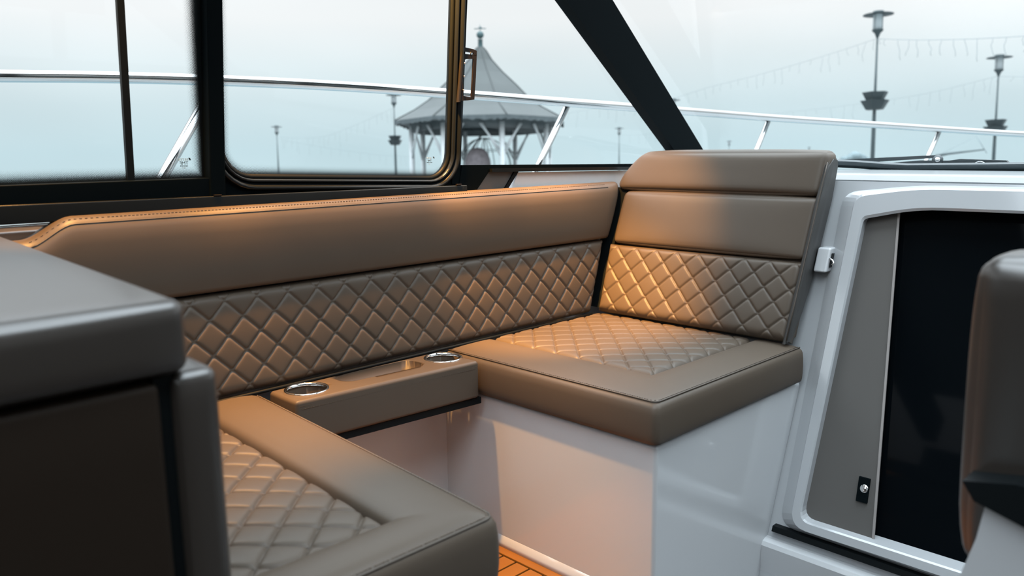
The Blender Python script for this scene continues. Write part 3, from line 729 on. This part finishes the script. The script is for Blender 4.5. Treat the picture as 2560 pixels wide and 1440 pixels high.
# ------------------------------------------------------------------ deck, bow rail and wipers outside
b = bmesh.new(); n_ = 12; rows = []
for i in range(n_+1):
    x = -1.6+9.0*i/n_; hw = 2.95 if x < 2 else 2.95-(x-2)**1.7*.145
    z = -.36 if x < 2.2 else -.36+min(1, (x-2.2)/1.1)*.14
    zc = z+.0
    rows.append([b.verts.new((x, s*hw, zc-(.0 if abs(s) < .9 else .04))) for s in (1, .9, .72)])
for a, c in zip(rows, rows[1:]):
    for k in range(2): b.faces.new((a[k], a[k+1], c[k+1], c[k]))
fd = b
for a in (1,):
    mir = bmesh.new()
me_ = bpy.data.meshes.new('tmp'); fd.to_mesh(me_); fd.free()
fd = bmesh.new(); fd.from_mesh(me_)
vs0 = len(fd.verts); fd.from_mesh(me_); fd.verts.ensure_lookup_table()
for v in fd.verts[vs0:]: v.co.y = -v.co.y
# foredeck proper
fr = []
for i in range(9):
    x = 3.32+4.1*i/8; hw = (2.95-(x-2)**1.7*.145)*.74
    fr.append([fd.verts.new((x, hw*s, -.20+.085*(1-s*s)-.012*(x-3.3))) for s in (1, .8, .6, .4, .2, 0, -.2, -.4, -.6, -.8, -1)])
for a, c in zip(fr, fr[1:]):
    for k in range(10): fd.faces.new((a[k], a[k+1], c[k+1], c[k]))
hull = finish('boat_deck', fd, M['deck'], kind='structure', label='white foredeck and side decks outside the windows')
hull_side = bmesh.new(); rr_ = []
for i in range(n_+1):
    x = -1.6+9.0*i/n_; hw = 2.95 if x < 2 else 2.95-(x-2)**1.7*.145
    z = (-.36 if x < 2.2 else -.36+min(1, (x-2.2)/1.1)*.14)-.04
    rr_.append([hull_side.verts.new((x, hw, z)), hull_side.verts.new((x, hw*.85, -2.3)), hull_side.verts.new((x, -hw*.85, -2.3)), hull_side.verts.new((x, -hw, z))])
for a, c in zip(rr_, rr_[1:]):
    for k in range(3): hull_side.faces.new((a[k], a[k+1], c[k+1], c[k]))
finish('hull_side', hull_side, M['gelcoat'], hull)
rl = empty('bow_rail', (2.8, 2.4, -.3), label='polished steel guard rail running along the side deck to the bow', cat='rail')
RP = []
for (px_, py_, dd) in ((0, 190, 3.0), (260, 193, 3.08), (520, 200, 3.18), (810, 213, 3.3), (1100, 232, 3.45), (1420, 256, 3.75), (1700, 277, 4.2), (1920, 294, 4.75), (2160, 310, 5.3), (2400, 326, 5.9), (2560, 336, 6.3), (2760, 347, 6.9)):
    d = ray(px_, py_); RP.append(d.normalized()*dd)
def smooth_path(P, n=6):
    o = []
    for i in range(len(P)-1):
        p0, p1, p2, p3 = P[max(i-1, 0)], P[i], P[i+1], P[min(i+2, len(P)-1)]
        for k in range(n):
            t = k/n; o.append(.5*((2*p1)+(p2-p0)*t+(2*p0-5*p1+4*p2-p3)*t*t+(3*p1-p0-3*p2+p3)*t**3))
    return o+[P[-1]]
_e = (RP[0]-RP[1]).normalized(); RP = [RP[0]+_e*2.6, RP[0]+_e*1.2, RP[0]+_e*.4]+RP
finish('top_rail', tube(smooth_path(RP), .0195, n=20), M['steel'], rl)
for (ax_, ay_, bx_, by_, dd, r_) in ((535, 215, 380, 490, 3.18, .0185), (1422, 256, 1338, 430, 3.78, .0150), (1924, 294, 1885, 390, 4.78, .0140), (2350, 324, 2316, 400, 5.78, .0140)):
    A = ray(ax_, ay_).normalized()*dd; B = ray(bx_, by_).normalized()*(dd-.14); 
    d_ = (B-A); B2 = A+d_*1.35
    finish('stanchion', tube([A, B, B2], r_, n=14), M['steel'], rl)
# wipers
wp = empty('windscreen_wiper', (3.34, 1.06, -.09), label='black windscreen wiper lying to the left of its bright pivot nut', cat='wiper')
WX = 3.36
def w_(px_, py_, x=WX): return atx(px_, py_, x)
finish('wiper_arm', prism([w_(2060, 402), w_(2140, 397), w_(2345, 387.5), w_(2350, 391), w_(2335, 395), w_(2144, 408), w_(2060, 410)], (.02, 0, 0)), M['wiper'], wp, smooth=False)
finish('wiper_blade', prism([w_(2190, 410), w_(2250, 405), w_(2300, 401), w_(2420, 402), w_(2500, 405), w_(2500, 412), w_(2300, 414), w_(2230, 413)], (.015, 0, 0)), M['wiper'], wp, smooth=False)
finish('pivot_housing', lathe([(0, .016), (.008, .016), (.014, .012), (.019, .006), (.020, 0)], w_(2344, 400), Vector((-1, 0, .6)).normalized(), 20), M['wiper'], wp)
finish('pivot_nut', lathe([(0, .008), (.007, .008), (.009, 0)], w_(2344, 399, 3.325), Vector((-1, 0, .3)).normalized(), 10), M['chrome'], wp)
wp2 = empty('windscreen_wiper', (3.34, .8, -.09), label='second black windscreen wiper running out of the right edge', cat='wiper')
finish('wiper_arm', prism([w_(2368, 402), w_(2400, 397.5), w_(2515, 401), w_(2520, 406), w_(2640, 409), w_(2640, 414), w_(2400, 408), w_(2368, 408)], (.02, 0, 0)), M['wiper'], wp2, smooth=False)
finish('hose', tube([w_(2428+44*i/10, 414-10*math.sin(math.pi*i/10), 3.34) for i in range(11)], .0013, n=6), M['steel'], wp2)

# ------------------------------------------------------------------ outside world (its level plane differs: the boat floats bow-up)
h1, h2 = ray(0, 482), ray(2560, 448)
UP = -h1.cross(h2).normalized()
if UP.z < 0: UP = -UP
Mt = 1/U
def drop(p, m): return p-UP*(m*Mt)
side_v = (h2-h1).normalized()
def basis(p):
    f = (p-UP*p.dot(UP)).normalized(); return f.cross(UP).normalized(), f     # right, away
# water and quay
b = bmesh.new()
c0 = -UP*(1.6*Mt); r_, f_ = basis(ray(1280, 500))
for (ds, m_, nm, lb) in (((-300, 300, -300, 600), 'water', 'water_surface', 'pale grey harbour water around the boat'),):
    b = bmesh.new(); b.faces.new([b.verts.new(c0-UP*.9+r_*x+f_*y) for x, y in ((ds[0], ds[2]), (ds[1], ds[2]), (ds[1], ds[3]), (ds[0], ds[3]))])
    M['water'] = mat('harbour_water', (.16, .22, .24), .12, bump=.3, bscale=3)
    finish(nm, b, M['water'], smooth=False, kind='structure', label=lb)
b = bmesh.new()
prism([c0+r_*x+f_*y for x, y in ((-120, 14), (140, 14), (140, 260), (-120, 260))], -UP*1.2, b)
quay = finish('quay', b, M['quay'], smooth=False, kind='structure', label='concrete quay carrying the lamp posts and pavilion')

def lamp(px_, py_, wpx, planter, label, hz):
    D = .70*F/wpx; head = atd(px_, py_, D); g = head.dot(UP)-c0.dot(UP)   # height above the quay
    root = bpy.data.objects.new('street_lamp', None); COL.objects.link(root); base = head-UP*g; root.location = T(base); tag(root, label=label, cat='street lamp', group='street lamps along the quay')
    k = Mt
    n = 24
    L = lambda prof: lathe([(r*k, h*k) for r, h in prof], head, UP, n)
    finish('disc_shade', L([(0, .012), (.12, .010), (.35, -.028), (.352, -.040), (.12, -.02), (0, -.02)]), M['lamp'], root)
    finish('top_cap', L([(0, .055), (.125, .05), (.13, 0), (0, 0)]), M['lamp'], root)
    finish('lantern_glass', L([(.115, -.03), (.118, -.40), (0, -.40)]), M['lampglass'], root)
    finish('funnel', L([(.13, -.39), (.125, -.42), (.07, -.47), (.035, -.56), (.022, -.60), (0, -.60)]), M['lamp'], root)
    for a in range(4):
        rr2, ff2 = basis(head); an = math.radians(45+90*a+12); o_ = (rr2*math.cos(an)+ff2*math.sin(an))*.119*k
        finish('lantern_rib', tube([head+o_-UP*.03*k, head+o_-UP*.40*k], .006*k, n=5), M['lamp'], root)
    finish('pole', tube([head-UP*.58*k, head-UP*2.0*k, head-UP*2.7*k, head-UP*g], [.021*k, .034*k, .048*k, .060*k], n=14), M['lamp'], root)
    if planter:
        for (zt, zb_, rt, rb) in ((-1.88, -2.09, .31, .20), (-2.08, -2.30, .345, .21)):
            pb = bmesh.new(); rr2, ff2 = basis(head); rings = []
            for (h_, r2) in ((zt, rt), (zb_, rb), (zb_, .02), (zt+.0, rt-.03)):
                rings.append([pb.verts.new(head+UP*h_*k+(rr2*math.cos(math.radians(15+60*i))+ff2*math.sin(math.radians(15+60*i)))*r2*k) for i in range(6)])
            for a, c in zip(rings, rings[1:]):
                for i in range(6): pb.faces.new((a[i], a[(i+1) % 6], c[(i+1) % 6], c[i]))
            finish('planter_tier', pb, M['bowl'], root, smooth=False)
    return head, D
LB = 'street lamp with disc shade '
lampA = lamp(2196, 33, 72, True, 'largest street lamp with disc shade and two-tier planter, left of the right edge', 0)
lampB = lamp(2499, 141, 58, True, 'street lamp with planter standing closest to the right edge', 0)
lampC = lamp(984, 236, 38, True, 'street lamp with planter just left of the pavilion', 0)
lampD = lamp(691, 316, 27, False, 'slim street lamp alone at the left in the middle window', 0)
lampE = lamp(1548, 320, 23, False, 'small street lamp between pavilion and slanting pillar', 0)
lampF = lamp(1683, 249, 35, True, 'street lamp mostly hidden behind the slanting pillar', 0)
lampG = lamp(1823, 353, 15, False, 'tiny far street lamp above the tall backrest, left one', 0)
lampH = lamp(2023, 368, 10, False, 'tiniest far street lamp above the tall backrest, right one', 0)
lampI = lamp(1662, 373, 10, False, 'tiny far street lamp at the foot of the slanting pillar', 0)

def light_string(pts, name_label, n, lens, seed, wr=.004):
    """pts: (px, py, metres) ; hanging cable with short strands"""
    rnd = random.Random(seed)
    P = [atd(*p) for p in pts]; path = smooth_path(P, 10)
    root = bpy.data.objects.new('icicle_light_string', None); COL.objects.link(root); root.location = T(path[0]); tag(root, label=name_label, cat='light string', group='icicle light strings over the quay')
    finish('cable', tube(path, wr*Mt, n=5), M['wire'], root)
    for i in range(n):
        t = (i+.5+rnd.uniform(-.2, .2))/n*(len(path)-1); a = int(t); q = path[a].lerp(path[min(a+1, len(path)-1)], t-a)
        L = rnd.choice(lens)*Mt*rnd.uniform(.8, 1.2); r2, f2 = basis(q); pp = [q]; off = 0
        for s in range(1, 6):
            off += rnd.uniform(-.035, .035)*Mt; pp.append(q-UP*L*s/5+r2*off)
        finish('strand', tube(pp, wr*.9*Mt, n=4), M['wire'], root)
dA, dB, dC, dD = lampA[1], lampB[1], lampC[1], lampD[1]
light_string([(1640, 262, 34), (1760, 222, 31), (1900, 186, 27), (2050, 143, 23.5), (2191, 97, dA)], 'icicle light string rising to the largest lamp from the left', 26, (.16, .3, .45), 1)
light_string([(2191, 97, dA), (2300, 100, 18), (2440, 97, 16.5), (2600, 88, 15)], 'nearest icicle light string, from the largest lamp to the right edge', 14, (.15, .3, .4), 2, .005)
light_string([(1900, 288, 40), (2100, 266, 34), (2300, 237, 29), (2492, 191, dB)], 'faint icicle light string rising to the lamp at the right edge', 22, (.2, .35, .5), 3)
light_string([(2492, 191, dB), (2560, 192, 23), (2640, 194, 22)], 'short icicle light string right of the lamp at the right edge', 5, (.15, .25), 4)
light_string([(700, 344, dD), (800, 343, 49), (890, 312, 43), (983, 270, dC)], 'faint icicle light string rising to the lamp left of the pavilion', 20, (.35, .6, .8), 5)
light_string([(704, 350, dD+.6), (820, 370, 56), (950, 388, 60), (1030, 392, 64)], 'faintest icicle light string sagging behind the lamp left of the pavilion', 16, (.5, .7), 6)
light_string([(1400, 286, 38), (1500, 270, 37), (1600, 262, 35), (1640, 262, 34)], 'icicle light string between pavilion roof and slanting pillar', 14, (.3, .5, .7), 7)
light_string([(1550, 338, 62), (1610, 336, 55), (1650, 325, 50), (1700, 300, 44)], 'faint icicle light string at the small lamp by the slanting pillar', 10, (.4, .6), 8)

# ---- pavilion
GD = 28.0; gc = atd(1207, 465, GD); ppx = GD/F       # metres per pixel
gg = gc.dot(UP)-c0.dot(UP); gr, gf = basis(gc)
gz = bpy.data.objects.new('pavilion', None); COL.objects.link(gz); gz.location = T(gc-UP*gg); tag(gz, label='eight-sided open pavilion with grey bell-shaped roof and white posts', cat='pavilion')
def gp_(ang, r, h): a = math.radians(ang); return gc+gr*(math.sin(a)*r*Mt)-gf*(math.cos(a)*r*Mt)+UP*(h*Mt)
RO = 15-22.5+22.5
RF = [(.10, 4.62), (.22, 4.50), (.42, 4.19), (.84, 3.75), (1.37, 3.28), (1.82, 2.84), (2.30, 2.52), (2.98, 2.16)]
for k in range(8):
    b = bmesh.new(); rows = []
    for r, h in RF: rows.append([b.verts.new(gp_(RO+45*k+45*j/4, r*(math.cos(math.radians(22.5))/math.cos(math.radians(45*j/4-22.5))), h)) for j in range(5)])
    for a, c in zip(rows, rows[1:]):
        for j in range(4): b.faces.new((a[j], a[j+1], c[j+1], c[j]))
    finish('roof_panel', b, M['roof'], gz, smooth=False)
    # hip cap
    finish('hip_cap', tube([gp_(RO+45*k, r, h+.01) for r, h in RF], .022*Mt, n=5), M['roof'], gz)
    b = bmesh.new(); a0, a1 = RO+45*k, RO+45*(k+1)
    rr0, rr1 = random.Random(k), None
    top = [(gp_(a0, 2.98, 2.17).lerp(gp_(a1, 2.98, 2.17), t/24)) for t in range(25)]
    bot = [p-UP*(Mt*(.10+.07*rr0.random())) for p in top]
    tv = [b.verts.new(p) for p in top]; bv = [b.verts.new(p) for p in bot]
    for i in range(24): b.faces.new((tv[i], tv[i+1], bv[i+1], bv[i]))
    finish('eave_fringe', b, M['darkwoodout'], gz, smooth=False)
    b = bmesh.new()
    q0, q1, q2, q3 = gp_(a0, 2.96, 2.10), gp_(a1, 2.96, 2.10), gp_(a1, 2.35, 2.06), gp_(a0, 2.35, 2.06)
    b.faces.new([b.verts.new(q) for q in (q0, q1, q2, q3)])
    finish('soffit', b, M['darkwoodout'], gz, smooth=False)
    bm_ = bmesh.new(); prism([gp_(a0, 2.46, 2.14), gp_(a1, 2.46, 2.14), gp_(a1, 2.46, 1.82), gp_(a0, 2.46, 1.82)], (gp_((a0+a1)/2, 2.4, 0)-gp_((a0+a1)/2, 2.46, 0)), bm_)
    finish('ring_beam', bm_, M['darkwoodout'], gz, smooth=False)
    finish('post', tube([gp_(a0, 2.42, 2.0), gp_(a0, 2.42, -gg*U)], .085*Mt, n=8), M['whitewood'], gz)
    for s in (-1, 1):
        for o2 in (0, .18):
            aa = a0+s*(15-o2*22)
            finish('brace', tube([gp_(a0+s*1.4, 2.42, .95+o2), gp_(aa+s*o2*30, 2.40, 1.95)], .035*Mt, n=6), M['whitewood'], gz)
finish('finial_pedestal', lathe([(.12*Mt, 4.45*Mt), (.085*Mt, 4.6*Mt), (.075*Mt, 4.86*Mt), (.10*Mt, 4.88*Mt), (0, 4.90*Mt)], gc, UP, 12), M['greenmetal'], gz)
b = bmesh.new(); lathe([(.125*Mt*math.sin(math.pi*i/10), (5.03-.125*math.cos(math.pi*i/10))*Mt) for i in range(11)], gc, UP, 20, b)
finish('finial_ball', b, M['greenmetal'], gz)
b = tube([gc+UP*5.1*Mt, gc+UP*5.36*Mt], .012*Mt, n=6)
tube([gc+UP*5.23*Mt-gr*.2*Mt, gc+UP*5.24*Mt+gr*.2*Mt], .014*Mt, b, n=6); prism([gc+UP*5.24*Mt+gr*.1*Mt, gc+UP*5.30*Mt+gr*.02*Mt, gc+UP*5.27*Mt-gr*.08*Mt], gf*.02, b)
finish('weather_vane', b, M['greenmetal'], gz)
# decorations under the roof
wd = bpy.data.objects.new('wire_dome', None); COL.objects.link(wd); dc = gc+gr*(.08*Mt)+UP*(.62*Mt); wd.location = T(dc-UP*1.6); tag(wd, label='arched wire dome frame standing inside the pavilion', cat='ornament')
for k in range(12):
    a = math.radians(30*k+8)
    finish('hoop', tube([dc+(gr*math.cos(a)+gf*math.sin(a))*(.92*Mt*math.sin(t))+UP*(1.0*Mt*math.cos(t)) for t in [math.pi*.5*i/9*1.25 for i in range(10)]], .014*Mt, n=5), M['lamp'], wd)
finish('hoop', tube([dc+(gr*math.cos(t)+gf*math.sin(t))*(.75*Mt)+UP*(.58*Mt) for t in [2*math.pi*i/24 for i in range(25)]], .010*Mt, n=5), M['lamp'], wd)
finish('stand', tube([dc+UP*1.0*Mt, dc-UP*(dc.dot(UP)-c0.dot(UP))], .02*Mt, n=6), M['lamp'], wd)
b = bmesh.new(); hc = atd(1195, 425, 26.5)
hb = -(hc.dot(UP)-c0.dot(UP))*U
lathe([(0, hb*Mt), (.40*Mt, hb*Mt), (.46*Mt, (hb+.3)*Mt), (.47*Mt, -.3*Mt), (.43*Mt, .1*Mt), (.40*Mt, .35*Mt), (.30*Mt, .58*Mt), (.16*Mt, .69*Mt), (0, .72*Mt)], hc, UP, 28, b)
finish('hooded_chair', b, M['wicker'], label='brown woven round-topped hood in front of the pavilion', cat='hood')
# stand of distant trees and a boom with stays
b = bmesh.new()
for (px_, py_, r0) in ((2126, 398, 1.5), (2138, 395, 1.9), (2150, 397, 1.6), (2113, 401, 1.3), (2164, 401, 1.2)):
    c = atd(px_, py_, 150); m_ = Matrix.Translation(c) @ Matrix.Diagonal((r0, r0, r0*.8, 1))
    bmesh.ops.create_icosphere(b, subdivisions=2, radius=1, matrix=m_)
for v in b.verts: v.co += Vector((random.uniform(-.25, .25),)*3)
b.verts.ensure_lookup_table()
finish('distant_trees', b, M['haze'], label='pale clump of distant trees left of the largest lamp foot', cat='trees')
bo = bpy.data.objects.new('crane_boom', None); COL.objects.link(bo); bo.location = T(atd(2360, 387, 30)); tag(bo, label='thin boom with slanting stays behind the bow rail', cat='boom')
finish('boom', tube([atd(2340, 390, 30), atd(2372, 384, 30), atd(2460, 374, 30)], [.05*Mt, .04*Mt, .022*Mt], n=8), M['lamp'], bo)
finish('stay', tube([atd(2441, 341, 30), atd(2350, 386, 30)], .006*Mt, n=4), M['wire'], bo)
finish('stay', tube([atd(2441, 341, 30), atd(2467, 383, 30)], .012*Mt, n=4), M['wire'], bo)

# ------------------------------------------------------------------ warm downlights in the roof edge
def downlight(x, y, z, e_w, aim, lab, ang=50, blend=.75, rad=.02):
    r = empty('downlight', (x, y, z), label='small round ceiling downlight '+lab, cat='downlight', group='warm downlights along the port roof edge')
    finish('trim_ring', lathe([(.030, 0), (.045, 0), (.045, -.006), (.030, -.006), (.030, 0)], (x, y, z), n=24), M['chrome'], r)
    L = bpy.data.lights.new('spot', 'SPOT'); L.energy = e_w; L.color = WARM; L.spot_size = math.radians(ang); L.spot_blend = blend; L.shadow_soft_size = rad
    o = bpy.data.objects.new('spot', L); COL.objects.link(o); o.location = T((x, y, z-.01))
    d = T(aim)-T((x, y, z)); o.rotation_euler = d.to_track_quat('-Z', 'Y').to_euler()
for (x, y, aim, lab, w_, a_) in ((.60, 1.86, (.66, 1.80, -.6), 'over the near seat cushion', 140, 44), (1.20, 1.87, (1.32, 1.80, -.6), 'over the console', 165, 52), (1.48, 1.85, (2.10, 1.90, -.62), 'between the console and the far corner', 340, 38), (1.74, 1.85, (2.34, 1.90, -.22), 'over the far corner seat', 145, 40)):
    downlight(x, y, .985, w_, aim, lab, a_)
